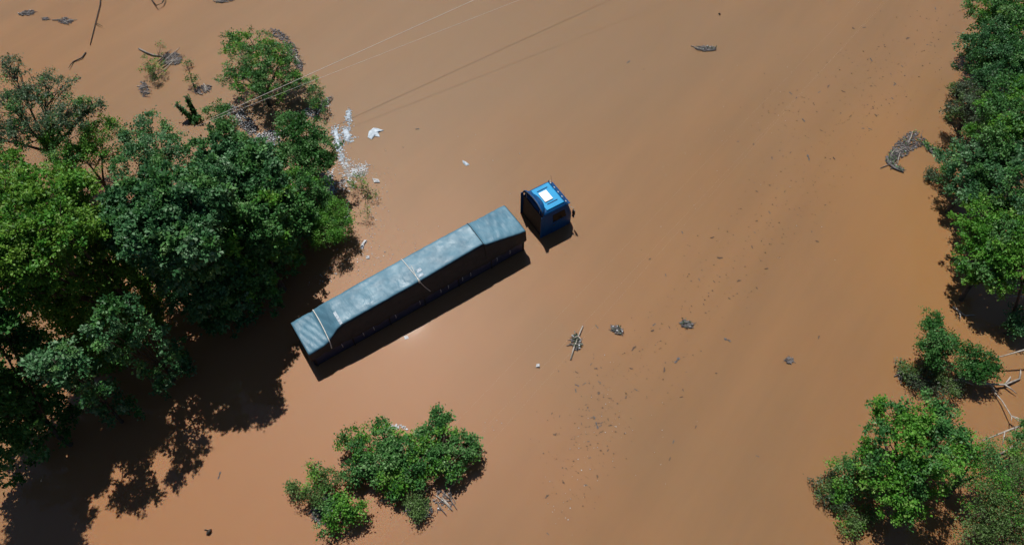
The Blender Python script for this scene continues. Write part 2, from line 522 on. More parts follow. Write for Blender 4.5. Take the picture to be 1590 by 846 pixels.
for sgn in (-1, 1):
    # side extenders behind the cab corners
    MB().box((-0.07, sgn * (CW / 2 - .025), 0.80), (0.22, 0.04, 2.30)).build("side_extender", M_paint_shaded, cab, bevel=0.015)
    MB().tube([(0.0, sgn * .75, 1.7), (-.02, sgn * .82, 2.22)], 0.02, 6).build("deflector_strut", M_fitting, cab)
    # door, window, handle
    d = MB().box((1.28, sgn * (CW / 2 + .004), 0.12), (1.12, 0.03, 1.26)).build("door", M_paint_shaded, cab, bevel=0.012)
    MB().box((0.88, sgn * (CW / 2 + .034), 0.52), (0.20, 0.03, 0.05)).build("handle", M_black, d, bevel=0.01)
    y0, y1 = CW / 2 + .010, CW / 2 - .050
    sw = MB().add([(0.78, sgn * y0, .85), (1.84, sgn * y0, .85), (1.70, sgn * y1, 1.55), (0.78, sgn * y1, 1.55),
                   (0.78, sgn * (y0 - .03), .85), (1.84, sgn * (y0 - .03), .85), (1.70, sgn * (y1 - .03), 1.55), (0.78, sgn * (y1 - .03), 1.55)],
                  [(0, 1, 2, 3), (7, 6, 5, 4), (0, 4, 5, 1), (1, 5, 6, 2), (2, 6, 7, 3), (3, 7, 4, 0)])
    sw.build("side_window", M_glass, cab)
    # mirrors on arms
    mr = MB().box((2.28, sgn * 1.45, 1.12), (0.10, 0.24, 0.44)).build("mirror", M_black, cab, bevel=0.03)
    MB().tube([(2.12, sgn * 1.17, 1.55), (2.27, sgn * 1.38, 1.52), (2.28, sgn * 1.45, 1.25)], 0.018, 6).build("arm", M_fitting, mr)
    MB().box((2.26, sgn * 1.46, 0.74), (0.09, 0.20, 0.20)).build("wide_mirror", M_black, cab, bevel=0.03)
ws = MB().add([(CLN + .115, -.98, .78), (CLN + .115, .98, .78), (CLN - .115, .93, 1.58), (CLN - .115, -.93, 1.58),
               (CLN + .08, -.98, .78), (CLN + .08, .98, .78), (CLN - .15, .93, 1.58), (CLN - .15, -.93, 1.58)],
              [(0, 1, 2, 3), (7, 6, 5, 4), (0, 4, 5, 1), (1, 5, 6, 2), (2, 6, 7, 3), (3, 7, 4, 0)]).build("windscreen", M_glass, cab)
for y in (-.45, .35):
    MB().tube([(CLN + .14, y, .80), (CLN + .03, y + .4, 1.25)], .012, 5).build("wiper", M_black, ws)
vs = MB().box((CLN - .10, 0, 1.70), (0.16, 2.10, 0.05), ry=R(14)).build("sun_visor", M_paint_shaded, cab, bevel=0.012)
for y in (-.9, -.45, 0, .45, .9):
    MB().box((CLN - .30, y, 1.925), (0.07, 0.13, 0.06)).build("marker_lamp", M_fitting, cab, bevel=0.015)
for y in (-.75, .75):
    MB().tube([(CLN - .3, y, 1.9), (CLN - .42, y * 1.02, 2.9)], .008, 4).build("antenna", M_black, cab)
MB().box((-0.02, 0, 0.5), (0.05, 2.2, 2.6)).build("rear_wall", M_steel, cab, bevel=0.01)

# ------------------------------------------------------------------ trees and bushes
def leaf_mesh(name, P, D, Nn, L, W, tint, mat, parent):
    """P base points, D directions, Nn leaf normals, L lengths, W half widths"""
    n = len(P)
    side = np.cross(D, Nn); side /= np.linalg.norm(side, axis=1, keepdims=True) + 1e-9
    L_ = L[:, None]; W_ = W[:, None]
    V = np.empty((n, 4, 3), dtype=np.float32)
    V[:, 0] = P
    V[:, 1] = P + D * L_ * .5 + side * W_ + Nn * W_ * .45
    V[:, 2] = P + D * L_ - Nn * L_ * .10
    V[:, 3] = P + D * L_ * .5 - side * W_ + Nn * W_ * .45
    me = bpy.data.meshes.new(name)
    me.vertices.add(4 * n); me.loops.add(4 * n); me.polygons.add(n)
    me.vertices.foreach_set("co", V.reshape(-1))
    me.loops.foreach_set("vertex_index", np.arange(4 * n, dtype=np.int32))
    me.polygons.foreach_set("loop_start", np.arange(0, 4 * n, 4, dtype=np.int32))
    me.update(calc_edges=True)
    a = me.attributes.new("tint", 'FLOAT', 'FACE')
    a.data.foreach_set("value", tint.astype(np.float32))
    me.materials.append(mat)
    o = bpy.data.objects.new(name, me)
    COL.objects.link(o)
    o.parent = parent
    return o

def unit(a): return a / (np.linalg.norm(a, axis=1, keepdims=True) + 1e-9)

def bez(a, b, c, n):
    return [a * (1 - t) ** 2 + b * 2 * t * (1 - t) + c * t * t for t in [i / (n - 1) for i in range(n)]]

SATS = 4
ALT = {"teal": "mid", "mid": "bright", "bright": "mid", "yellow": "bright", "dark": "mid", "olive": "bright", "grey": "olive", "sage": "mid"}
def tree(name, label, cat, base, lobes, mat, group=None, dens=5.2, per=16, leaf=0.24, spread=0.11, trunk_r=0.14, fork=0.35,
         bark=None, twigs=6, bump=0.62, sat=1, flat=0.8, skip=0.27, part="limb", seed=0, skirt=0):
    """lobes: (photo x, photo y, height, radius in photo pixels)"""
    bark = bark or M_bark
    rg_ = np.random.default_rng(seed * 77 + int(base[0]) * 3 + int(base[1]))
    rr = random.Random(seed * 91 + int(base[0]) + 5 * int(base[1]))
    b0 = at(base[0], base[1], 0)
    root = empty(name, (b0.x, b0.y, 0))
    tag(root, label, cat, group)
    off = Vector((b0.x, b0.y, 0))
    LB = []
    for (x, y, z, rp) in lobes:
        p = at(x, y, z)
        r = rp / scale_at(p)
        LB.append((p - off, r))
        for k in range(sat * SATS):                       # satellite lobes break up the outline
            w_ = rr.uniform(0, 6.283); e = rr.uniform(-.35, .8)
            dv = Vector((math.cos(w_) * math.cos(e), math.sin(w_) * math.cos(e), math.sin(e) * flat))
            LB.append((p - off + dv * r * rr.uniform(.8, 1.15), r * rr.uniform(.22, .42)))
    nmain = len(LB)
    if skirt:                                          # foliage hanging down the sides of tall crowns
        for (x, y, z, rp) in lobes:
            p = at(x, y, z); r = rp / scale_at(p); q = p - off
            zz = q.z - r * .8
            while zz > 0.8:
                LB.append((Vector((q.x + rr.uniform(-.3, .3), q.y + rr.uniform(-.3, .3), zz)), r * skirt * rr.uniform(.75, .95)))
                zz -= r * 1.0
    zc = sum(p.z for p, r in LB) / len(LB)
    cxy = sum((p for p, r in LB), Vector()) / len(LB)
    fk = Vector((cxy.x * .35, cxy.y * .35, max(0.15, zc * fork)))
    tb_ = MB()
    mid = Vector((fk.x * .25 + rr.uniform(-.1, .1), fk.y * .25 + rr.uniform(-.1, .1), fk.z * .45))
    tb_.tube([Vector((0, 0, -1.0)), Vector((0, 0, 0)), mid, fk], [trunk_r * 1.3, trunk_r * 1.15, trunk_r, trunk_r * .85], 9)
    tb_.build("trunk", bark, root, smooth=True)
    Pc, Oc, Tc = [], [], []
    for i, (c, r) in enumerate(LB):
        n = int(dens * 4 * math.pi * r * r * (1.25 if r < .6 else 1.0))
        n = max(n, 5)
        if i >= nmain: n = int(n * .5)
        d = unit(rg_.normal(size=(int(n * 1.5), 3)))
        keep = rg_.random(len(d)) < np.clip(.62 + .55 * d[:, 2], 0.12, 1)
        d = d[keep][:n]
        sx = Vector((rr.uniform(0, 99), rr.uniform(0, 99), rr.uniform(0, 99)))
        nz = np.array([noise.noise(Vector(q) * 1.7 + sx) + .5 * noise.noise(Vector(q) * 4.1 + sx) for q in d])
        if skip:
            k2 = nz > (skip - .5)
            d, nz = d[k2], nz[k2]
        rad = r * (0.60 + .48 * rg_.random(len(d)) ** .7) * (1 + bump * nz)
        pc = np.array(c) + d * rad[:, None] * np.array([1, 1, flat])
        ok = pc[:, 2] > 0.02
        pc, d = pc[ok], d[ok]
        Pc.append(pc); Oc.append(d)
        tl = rr.uniform(-.20, .20)
        Tc.append(np.clip(.54 + tl + rg_.normal(size=len(pc)) * .13, 0, 1))
        if i < nmain and (i % (1 + sat * SATS) == 0 or sat == 0):         # a limb for each main lobe, with branches into its foliage
            lm = MB()
            m2 = (fk + c) / 2 + Vector((rr.uniform(-.3, .3), rr.uniform(-.3, .3), rr.uniform(0, .35))) * r
            r0 = trunk_r * .62
            ln = bez(fk, m2, c + Vector((0, 0, r * .25)), 7)
            lm.tube(ln, [r0 * (1 - .75 * k / 6) for k in range(7)], 6)
            for k in range(twigs):
                if len(pc) == 0: break
                q = Vector(pc[rr.randrange(len(pc))])
                st = ln[rr.randrange(3, 7)]
                mm = (st + q) / 2 + Vector((rr.uniform(-.15, .15), rr.uniform(-.15, .15), rr.uniform(-.05, .2))) * r
                lm.tube(bez(st, mm, q, 5), [r0 * .32 * (1 - .7 * j / 4) for j in range(5)], 4, cap=False)
            lm.build(part, bark, root, smooth=True)
    Pc = np.concatenate(Pc); Oc = np.concatenate(Oc); Tc = np.concatenate(Tc)
    keep = rg_.random(len(Pc)) < .82
    Pc, Oc, Tc = Pc[keep], Oc[keep], Tc[keep]
    per = int(per * 2.3)
    leaf = leaf * .68
    spread = spread * 1.15
    n = len(Pc) * per
    csz = np.repeat(.7 + .6 * rg_.random(len(Pc)), per)
    P = np.repeat(Pc, per, 0) + rg_.normal(size=(n, 3)) * (spread * csz)[:, None] * np.array([1, 1, .6])
    O = np.repeat(Oc, per, 0)
    D = unit(O * .7 + rg_.normal(size=(n, 3)) * .75 + np.array([0, 0, .1]))
    Nn = unit(np.array([0, 0, .8]) + O * .35 + rg_.normal(size=(n, 3)) * .48)
    L = leaf * csz * (0.7 + .6 * rg_.random(n)); W = L * (.24 + .14 * rg_.random(n))
    T = np.clip(np.repeat(Tc, per) + rg_.normal(size=n) * .16, 0, 1)
    P[:, 2] = np.maximum(P[:, 2], 0.03)
    cr_ = leaf_mesh("crown", P, D, Nn, L, W, T, mat, root)
    alt = LEAF[ALT[[k for k in LEAF if LEAF[k] is mat][0]]]
    cr_.data.materials.append(alt)                     # patches and sprays of a second leaf colour
    sx = Vector((rr.uniform(0, 99), rr.uniform(0, 99), 3))
    mi = np.array([1 if noise.noise(Vector(q) * .8 + sx) + .35 * noise.noise(Vector(q) * 3.1 + sx) > .16 else 0 for q in Pc], dtype=np.int32)
    cr_.data.polygons.foreach_set("material_index", np.repeat(mi, per))
    return root

G1, G2, G3 = "trees of the flooded left bank", "trees of the flooded right bank", "bushes standing in open flood water"
# --- left bank
tree("bare_branched_tree", "sparse grey green tree with bare curved branches at the left edge", "tree", (118, 305),
     [(20, 170, 5.5, 34), (75, 140, 6.2, 30), (110, 175, 6.2, 26), (45, 205, 5.2, 24), (145, 165, 6.0, 13), (-15, 215, 5.0, 30), (85, 190, 5.4, 22), (20, 110, 6.5, 18)],
     LEAF["sage"], G1, dens=6.5, per=13, leaf=.17, twigs=26, skip=.28, bark=M_barkdark, trunk_r=.17, fork=.62, sat=1)
tree("leafy_tree", "bright green rounded tree beside the sparse bare-branched tree", "tree", (185, 315),
     [(110, 225, 4.2, 36), (165, 220, 4.0, 34), (140, 260, 3.8, 32), (95, 255, 4.0, 26)], LEAF["bright"], G1, leaf=.17)
tree("leafy_tree", "yellow green broad tree at the left edge, below the sparse tree", "tree", (255, 505),
     [(20, 300, 9.6, 42), (75, 305, 10.2, 42), (118, 300, 9.4, 30), (40, 350, 10.6, 44), (100, 352, 10.6, 40), (10, 400, 10.4, 40), (62, 402, 10.2, 36), (-20, 350, 10, 40), (130, 345, 9.6, 26), (5, 445, 9.4, 28), (45, 448, 9.0, 24)],
     LEAF["yellow"], G1, leaf=.24, trunk_r=.2, skirt=1)
tree("leafy_tree", "slender blue green tree whose tip pokes up beside two mossy stumps", "tree", (270, 330),
     [(235, 195, 4.6, 20), (245, 230, 4.4, 32), (220, 260, 4.2, 34), (270, 260, 4.2, 36), (215, 215, 4.2, 22)], LEAF["teal"], G1, leaf=.2)
tree("leafy_tree", "wide blue green tree in the middle of the left bank", "tree", (365, 475),
     [(205, 325, 9.0, 42), (255, 305, 9.6, 44), (300, 315, 9.0, 42), (235, 360, 9.4, 44), (285, 365, 9.2, 42), (320, 285, 8.0, 34), (185, 355, 8.4, 28), (265, 395, 8.6, 34)],
     LEAF["teal"], G1, leaf=.30, trunk_r=.24, skirt=1)
tree("leafy_tree", "tall blue green tree behind the open water gap of the left bank", "tree", (425, 360),
     [(345, 235, 6.2, 34), (385, 250, 6.2, 36), (360, 285, 6.2, 38), (405, 285, 5.8, 34), (335, 262, 6.0, 28)], LEAF["teal"], G1, leaf=.30, skirt=1)
tree("leafy_tree", "mid green tree beside the vine mound, facing the trailer's tail", "tree", (440, 450),
     [(355, 340, 6.6, 40), (405, 340, 5.6, 40), (448, 335, 3.7, 32), (375, 385, 4.8, 32), (425, 375, 3.9, 30), (395, 430, 3.6, 24), (330, 375, 6.8, 36)],
     LEAF["mid"], G1, leaf=.28, trunk_r=.2, skirt=1)
tree("leafy_tree", "dense dark green dome at the edge of the white litter", "tree", (492, 285),
     [(465, 215, 3.4, 32), (495, 235, 3.0, 28), (455, 250, 3.2, 30), (485, 260, 2.6, 26), (450, 195, 3.2, 18)], LEAF["dark"], G1, leaf=.19, dens=8)
tree("leafy_tree", "mid green low tree between the dark dome and the vine mound", "tree", (478, 345),
     [(455, 300, 3.2, 34), (485, 300, 2.6, 24), (435, 310, 3.6, 32), (470, 330, 2.6, 24)], LEAF["mid"], G1, leaf=.2)
tree("vine_mound", "bright green vine covered mound nearest the trailer", "bush", (521, 378),
     [(510, 328, 1.8, 25), (505, 358, 1.7, 27), (530, 352, 1.4, 17), (495, 345, 1.6, 20)], LEAF["bright"], G1, leaf=.13, dens=7.8, per=24, spread=.12, bump=.2)
tree("leafy_tree", "blue green tree lit in front of the black shade, upper of two", "tree", (270, 590),
     [(172, 482, 8.6, 19), (150, 503, 8.4, 16), (203, 470, 8.2, 12), (163, 525, 8.0, 16), (212, 485, 7.8, 8)], LEAF["teal"], G1, leaf=.26, skip=.42, sat=0, skirt=.65, trunk_r=.09, bark=M_barkdark)
tree("leafy_tree", "blue green tree lit in front of the black shade, lower of two", "tree", (190, 655),
     [(85, 560, 8.0, 24), (114, 573, 7.6, 16), (62, 568, 7.8, 17), (100, 540, 8.0, 14), (88, 585, 7.2, 16)], LEAF["teal"], G1, leaf=.26, skip=.42, sat=0, skirt=.65, trunk_r=.09, bark=M_barkdark)
tree("leafy_tree", "dark green tree cut by the left edge, lowest of the left bank", "tree", (110, 690),
     [(-75, 500, 9.6, 44), (-30, 480, 9.4, 30), (-115, 580, 9.6, 52), (-140, 540, 10.0, 50), (-150, 640, 9.2, 46), (2, 500, 9.0, 14), (-60, 560, 9.4, 30)],
     LEAF["dark"], G1, leaf=.28, trunk_r=.12, skirt=1, skip=.2, bark=M_barkdark)
tree("leafy_tree", "green tree cut by the left edge above the yellow green tree", "tree", (90, 350),
     [(0, 255, 4.6, 26), (-40, 280, 5.0, 40), (5, 285, 4.6, 26)], LEAF["bright"], G1, leaf=.18)
# --- top left clump and small growth
tree("drowned_tree", "leafy round treetop alone in the water under the power wires", "tree", (418, 165),
     [(395, 70, 2.6, 26), (375, 95, 2.4, 26), (410, 100, 2.8, 30), (435, 110, 2.4, 22), (385, 130, 2.2, 26), (420, 130, 2.4, 26), (450, 125, 1.8, 14), (360, 65, 2.2, 12), (355, 125, 1.8, 14), (445, 85, 2.2, 14)],
     LEAF["mid"], G3, dens=4.6, per=15, leaf=.18, skip=.30, bark=M_barkdark, trunk_r=.11)
tree("bush", "narrow green bush with grey litter right of the round treetop", "bush", (496, 160),
     [(482, 130, .9, 11), (490, 148, .8, 13), (497, 163, .6, 11)], LEAF["mid"], G3, dens=5.5, leaf=.15, sat=1, trunk_r=.05)
tree("bush", "small dark green bush where the power wires meet the trees", "bush", (352, 205),
     [(340, 175, 1.2, 16), (352, 192, 1.0, 14), (345, 168, 1.2, 9)], LEAF["dark"], G3, dens=7.0, leaf=.16, sat=1, trunk_r=.06)
tree("bush", "yellow green sprig beside a pile of grey branches", "bush", (240, 124),
     [(232, 98, .8, 12), (240, 110, .7, 14), (250, 76, .6, 8), (226, 108, .6, 8)], LEAF["olive"], G3, dens=5.0, per=12, leaf=.15, sat=0, twigs=14, trunk_r=.04)
tree("bush", "tiny dark green sprig beside a grey twig drift, above mossy stumps", "bush", (300, 134),
     [(297, 126, .5, 8), (290, 98, .3, 5)], LEAF["dark"], G3, dens=6.2, leaf=.14, sat=0, trunk_r=.04)
tree("bush", "olive sprigs standing among white litter right of the vine mound", "bush", (575, 300),
     [(560, 283, .5, 13), (545, 288, .5, 10), (575, 300, .4, 8), (566, 330, .5, 10)], LEAF["olive"], G3, dens=4.0, per=9, leaf=.15, sat=0, twigs=12, trunk_r=.03)
# --- bush island at the bottom
tree("bush", "largest mid green bush of the island below the trailer", "bush", (612, 745),
     [(600, 682, 1.4, 19), (572, 702, 1.3, 18), (628, 698, 1.3, 18), (600, 718, 1.3, 20), (640, 722, 1.1, 17), (558, 722, 1.0, 15), (590, 662, 1.2, 9), (620, 745, .9, 15), (585, 742, 1.0, 15), (612, 762, .6, 10), (548, 738, .8, 12), (650, 745, .8, 12), (607, 700, 1.4, 16)],
     LEAF["mid"], G3, leaf=.19, dens=5.6, skip=.2)
tree("bush", "mid green bush at the right end of the bush island", "bush", (702, 725),
     [(690, 680, 1.4, 18), (715, 692, 1.3, 18), (675, 660, 1.3, 10), (690, 708, 1.2, 19), (665, 690, 1.1, 14), (729, 700, .9, 12), (706, 732, .7, 12), (680, 642, 1.3, 7), (690, 650, 1.3, 7), (672, 718, 1, 13), (733, 688, .8, 8), (650, 688, 1.2, 13), (648, 708, 1.1, 14), (655, 668, 1.1, 8)],
     LEAF["mid"], G3, leaf=.19, dens=5.6)
tree("bush", "yellowish green bush at the upper left of the bush island", "bush", (550, 700),
     [(545, 680, 1.1, 16), (560, 675, 1.2, 12), (532, 686, .9, 9)], LEAF["bright"], G3, leaf=.16, dens=6.2, trunk_r=.06)
tree("bush", "ragged grey green bush at the left tip of the bush island", "bush", (492, 772),
     [(488, 755, .9, 17), (468, 762, .7, 14), (487, 728, .8, 7), (500, 770, .8, 15), (453, 758, .5, 7), (515, 745, .9, 14)],
     LEAF["olive"], G3, leaf=.15, dens=4.3, per=14, skip=.2, trunk_r=.05)
tree("bush", "bright green bush in grey debris at the bottom of the bush island", "bush", (532, 812),
     [(530, 795, 1.0, 18), (545, 785, .9, 15), (510, 815, .6, 13), (520, 780, .8, 13), (556, 795, .8, 11)], LEAF["bright"], G3, leaf=.17, dens=5.5, trunk_r=.06)
tree("bush", "grey dark bush dotted with white litter below the bush island", "bush", (648, 792),
     [(646, 783, .5, 17), (640, 775, .5, 9), (655, 792, .3, 10)], LEAF["grey"], G3, leaf=.13, dens=7.0, sat=1, trunk_r=.04)
# --- right bank, upper
tree("leafy_tree", "dark green tree in the upper right corner", "tree", (1508, 85),
     [(1530, 15, 4.0, 26), (1560, 20, 4.4, 34), (1540, 40, 3.8, 24), (1595, 10, 4.8, 40), (1518, 22, 3.2, 14), (1590, 50, 5, 40)], LEAF["mid"], G2, leaf=.2)
tree("leafy_tree", "blue green tree below the dark corner tree on the right bank", "tree", (1500, 150),
     [(1535, 75, 3.6, 32), (1570, 70, 4.4, 36), (1530, 100, 3.2, 28), (1570, 110, 4.2, 38), (1515, 85, 2.6, 16), (1595, 90, 5.0, 36), (1550, 130, 3.4, 26)],
     LEAF["teal"], G2, leaf=.19, dens=7.5)
tree("leafy_tree", "brownish dark tree with bare twigs jutting over the water on the right", "tree", (1488, 205),
     [(1510, 155, 2.6, 26), (1500, 175, 2.4, 24), (1490, 135, 2.2, 9), (1478, 172, 1.8, 9), (1525, 180, 2.8, 26), (1515, 205, 2.2, 22), (1482, 138, 2.0, 7)],
     LEAF["grey"], G2, leaf=.17, dens=5.0, per=13, twigs=16, bark=M_barkdark, skip=.15)
tree("leafy_tree", "mid green tree spreading behind the brownish tree on the right", "tree", (1520, 250),
     [(1570, 150, 5.0, 34), (1560, 190, 5.0, 36), (1595, 180, 5.6, 40), (1540, 215, 4.0, 34), (1580, 225, 5.0, 38)], LEAF["mid"], G2, leaf=.2)
tree("leafy_tree", "dark blue green tree beside the curved debris mat", "tree", (1470, 330),
     [(1500, 240, 2.6, 26), (1490, 275, 2.2, 24), (1530, 260, 3.4, 34), (1500, 300, 2.2, 26), (1570, 270, 4.4, 38), (1535, 300, 3.0, 32), (1470, 245, 1.4, 12), (1595, 290, 5, 40)],
     LEAF["teal"], G2, leaf=.21)
tree("leafy_tree", "bright green tree at the foot of the upper right bank", "tree", (1492, 465),
     [(1520, 340, 3.0, 28), (1555, 335, 3.6, 34), (1525, 375, 2.8, 28), (1560, 380, 3.4, 36), (1510, 400, 2.4, 22), (1540, 415, 2.8, 28), (1580, 415, 3.6, 32), (1545, 440, 2.4, 20), (1590, 370, 4.2, 32), (1505, 425, 1.9, 14)],
     LEAF["bright"], G2, leaf=.22, dens=6)
tree("bush", "little bush in a muddy tangle near the curved debris mat", "bush", (1455, 285),
     [(1457, 278, .5, 9), (1448, 270, .4, 8)], LEAF["grey"], G3, leaf=.14, dens=5.5, sat=1, trunk_r=.03)
# --- right, lower
tree("upright_bush", "upright green bush with a pointed top at the right, above a pale dead log", "bush", (1432, 575),
     [(1446, 497, 2.6, 12), (1448, 512, 2.5, 16), (1446, 530, 2.3, 18), (1462, 532, 2.0, 15), (1478, 536, 1.6, 13), (1440, 548, 1.7, 16), (1455, 550, 1.5, 16)],
     LEAF["dark"], G3, leaf=.16, dens=8)
tree("bush", "leafy bush with two lobes right of the pointed bush", "bush", (1497, 590),
     [(1508, 540, 1.7, 12), (1500, 556, 1.4, 12), (1515, 575, 1.2, 14), (1497, 572, 1.2, 13), (1537, 557, 1.5, 9), (1537, 577, 1.2, 12), (1522, 580, 1.1, 10)],
     LEAF["dark"], G3, leaf=.16, dens=7.5)
tree("bush", "low grey brush at the foot of the pointed bush", "bush", (1435, 600),
     [(1412, 578, .4, 15), (1430, 590, .4, 20), (1455, 600, .4, 20), (1475, 600, .4, 16), (1405, 570, .3, 10), (1450, 580, .6, 18)],
     LEAF["grey"], G3, leaf=.15, dens=4.7, per=13, sat=1, twigs=18, trunk_r=.05)
tree("bush", "small dark bush at the right edge above the thin pale branch", "bush", (1560, 518),
     [(1572, 500, .9, 14), (1590, 495, 1.2, 18), (1580, 512, .8, 12)], LEAF["teal"], G3, leaf=.16, dens=6.2, sat=1, trunk_r=.06)
tree("leafy_tree", "broad bright green tree in the lower right", "tree", (1372, 765),
     [(1390, 655, 3.2, 30), (1430, 650, 3.6, 34), (1470, 655, 3.6, 26), (1390, 700, 3.4, 36), (1435, 700, 3.8, 40), (1470, 700, 3.6, 30), (1365, 730, 2.6, 30), (1400, 750, 2.8, 34), (1430, 745, 3.0, 30), (1385, 785, 2.2, 24), (1415, 785, 2.2, 22), (1360, 635, 2.6, 10), (1505, 690, 3.2, 20)],
     LEAF["bright"], G2, leaf=.2, trunk_r=.2)
tree("leafy_tree", "olive green fine leaved tree right of the broad bright tree", "tree", (1470, 770),
     [(1510, 705, 2.8, 28), (1490, 725, 2.6, 24), (1530, 735, 2.8, 26), (1525, 700, 2.8, 16)], LEAF["mid"], G2, leaf=.13, dens=4.7, per=20, spread=.17)
tree("leafy_tree", "pale sparse feathery tree in the lower right corner", "tree", (1480, 870),
     [(1550, 770, 3.0, 34), (1585, 760, 3.4, 36), (1530, 800, 2.6, 30), (1575, 810, 3.0, 36), (1510, 830, 2.2, 24), (1555, 840, 2.6, 34), (1600, 830, 3.2, 36), (1590, 720, 3.2, 20)],
     LEAF["olive"], G2, leaf=.13, dens=4.3, per=17, spread=.18, twigs=20, skip=.2)
tree("bush", "dull green ragged bush at the left foot of the broad bright tree", "bush", (1318, 770),
     [(1310, 730, 1.2, 14), (1325, 740, 1.2, 20), (1335, 755, 1.2, 20), (1300, 762, .6, 14), (1345, 725, 1.5, 16)], LEAF["mid"], G3, leaf=.15, dens=4.7, skip=.15)
tree("bush", "grey brush littered with sticks at the far left foot of the broad bright tree", "bush", (1292, 775),
     [(1282, 762, .35, 16), (1295, 775, .4, 14), (1290, 748, .4, 12), (1310, 780, .4, 12)], LEAF["grey"], G3, leaf=.14, dens=4.7, sat=1, twigs=16, trunk_r=.04)
tree("bush", "yellowish half drowned bush under the broad bright tree", "bush", (1322, 818),
     [(1310, 800, .5, 15), (1320, 820, .4, 14), (1330, 805, .5, 12), (1345, 800, .4, 10)], LEAF["olive"], G3, leaf=.14, dens=4.5, per=10, sat=1, twigs=14, trunk_r=.04)
tree("bush", "green bush cut by the right edge above the pale feathery tree", "bush", (1560, 715),
     [(1585, 690, 1.8, 16), (1590, 670, 2.0, 12), (1575, 710, 1.6, 12), (1600, 690, 2, 16)], LEAF["mid"], G3, leaf=.15, dens=5.5, sat=1, trunk_r=.05)

# ------------------------------------------------------------------ stumps, dead wood, leaning poles
def branch(mb, pts, r0, r1, n=6, forks=0, rr=None):
    k = len(pts)
    mb.tube(pts, [r0 + (r1 - r0) * i / (k - 1) for i in range(k)], n)
    for j in range(forks):
        i = rr.randrange(1, k)
        a = Vector(pts[i]); d = (Vector(pts[i]) - Vector(pts[i - 1])).normalized()
        s_ = Vector((-d.y, d.x, 0)) * rr.choice((-1, 1))
        ln = rr.uniform(.4, 1.1)
        b = a + (d * .6 + s_ * rr.uniform(.4, .9)) * ln + Vector((0, 0, rr.uniform(-.05, .15)))
        mb.tube([a, (a + b) / 2 + Vector((0, 0, .05)), b], [r1 * 1.2, r1 * .9, r1 * .4], 5)
    return mb

st = empty("mossy_stump", at(300, 190, 0)); so = Vector(st.location)
tag(st, "twin mossy dark stumps leaning out of the water, below the grey twig drift", "stump")
for (a, b, z) in (((301, 188), (273, 162), 1.3), ((304, 182), (289, 150), 1.5)):
    p0, p1 = at(a[0], a[1], -.2) - so, at(b[0], b[1], z) - so
    MB().tube([p0, p0.lerp(p1, .35) + Vector((.05, 0, .05)), p0.lerp(p1, .7), p1], [.22, .19, .16, .13], 10).build("trunk", M_moss, st, smooth=True)
Pn, Dn = [], []
for k in range(420):
    a, b, z = rnd.choice((((301, 188), (273, 162), 1.3), ((304, 182), (289, 150), 1.5), ((300, 190), (312, 180), .5)))
    t = rnd.random() ** 1.3
    p = (at(a[0], a[1], 0) - so).lerp(at(b[0], b[1], z) - so, t) + Vector((rnd.gauss(0, .13), rnd.gauss(0, .13), rnd.gauss(0, .10)))
    Pn.append(p); Dn.append((rnd.gauss(0, 1), rnd.gauss(0, 1), rnd.gauss(0.2, .6)))
Pn = np.array(Pn); Pn[:, 2] = np.maximum(Pn[:, 2], .03); Dn = unit(np.array(Dn))
leaf_mesh("fern", Pn, Dn, unit(nrg.normal(size=Pn.shape) * .5 + np.array([0, 0, 1.])), np.full(len(Pn), .2), np.full(len(Pn), .06), nrg.random(len(Pn)) * .7, LEAF["dark"], st)

def dead_wood(name, label, pts, r0, r1, forks=0, cat="dead branch", mat=None, group=None):
    """pts: (photo x, photo y, height)"""
    W = [at(*p) for p in pts]
    o = Vector((W[0].x, W[0].y, 0))
    rr = random.Random(int(pts[0][0] * 7 + pts[0][1]))
    m = branch(MB(), [q - o for q in W], r0, r1, 7, forks, rr)
    ob = m.build(name, mat or M_dead, None, smooth=True)
    ob.location = o
    return tag(ob, label, cat, group)
dead_wood("dead_log", "pale forked dead log floating below the pointed bush", [(1462, 592, .1), (1490, 590, .25), (1506, 585, .45)], .10, .06, 3)
dead_wood("dead_log", "pale forked dead log floating right of the pointed bush", [(1512, 590, .5), (1535, 596, .35), (1560, 597, .2), (1583, 588, .08)], .08, .05, 5)
dead_wood("dead_branch", "thin pale dead branch reaching in from the right edge", [(1600, 540, 1.4), (1570, 549, 1.1), (1548, 555, .9)], .05, .03, 0)
dead_wood("dead_branch", "pale dead branch between the broad tree and the right edge", [(1600, 655, 1.8), (1560, 670, 1.5), (1525, 684, 1.2)], .06, .035, 2)
dead_wood("dead_branch", "forked pale branch beside the feathery corner tree", [(1545, 708, .3), (1565, 698, .5), (1580, 685, .6)], .05, .03, 2)
dead_wood("dead_branch", "pale bare branch across the shadow under the bright right tree", [(1600, 448, 2.2), (1580, 447, 2.0), (1556, 452, 1.8)], .05, .03, 1)
dead_wood("dead_branch", "lower pale bare branch across the shadow under the bright right tree", [(1600, 460, 1.8), (1575, 460, 1.7), (1545, 461, 1.5)], .045, .025, 1)
dead_wood("dead_branch", "long thin pale bare branch lying right of the lobed bush", [(1540, 604, .1), (1556, 622, .3), (1570, 645, .5), (1592, 660, .8)], .04, .025, 3)
dead_wood("leaning_trunk", "thin dark leaning trunk at the right edge, base in water", [(1566, 512, -.2), (1570, 492, .7), (1580, 468, 1.8), (1587, 440, 3.0), (1580, 420, 3.9)], .10, .05, 2, "tree trunk", M_barkdark)
dead_wood("dead_branch", "pale bare branch piece right of the pointed bush, near the far shadow", [(1480, 476, .08), (1490, 484, .1), (1499, 490, .05)], .06, .04, 2)
dead_wood("dead_branch", "dark forked branch at the top edge, rising from the water", [(228, -12, .05), (238, 3, .2), (243, 9, .3), (252, 5, .25), (258, -4, .1)], .05, .03, 1, mat=M_barkdark)
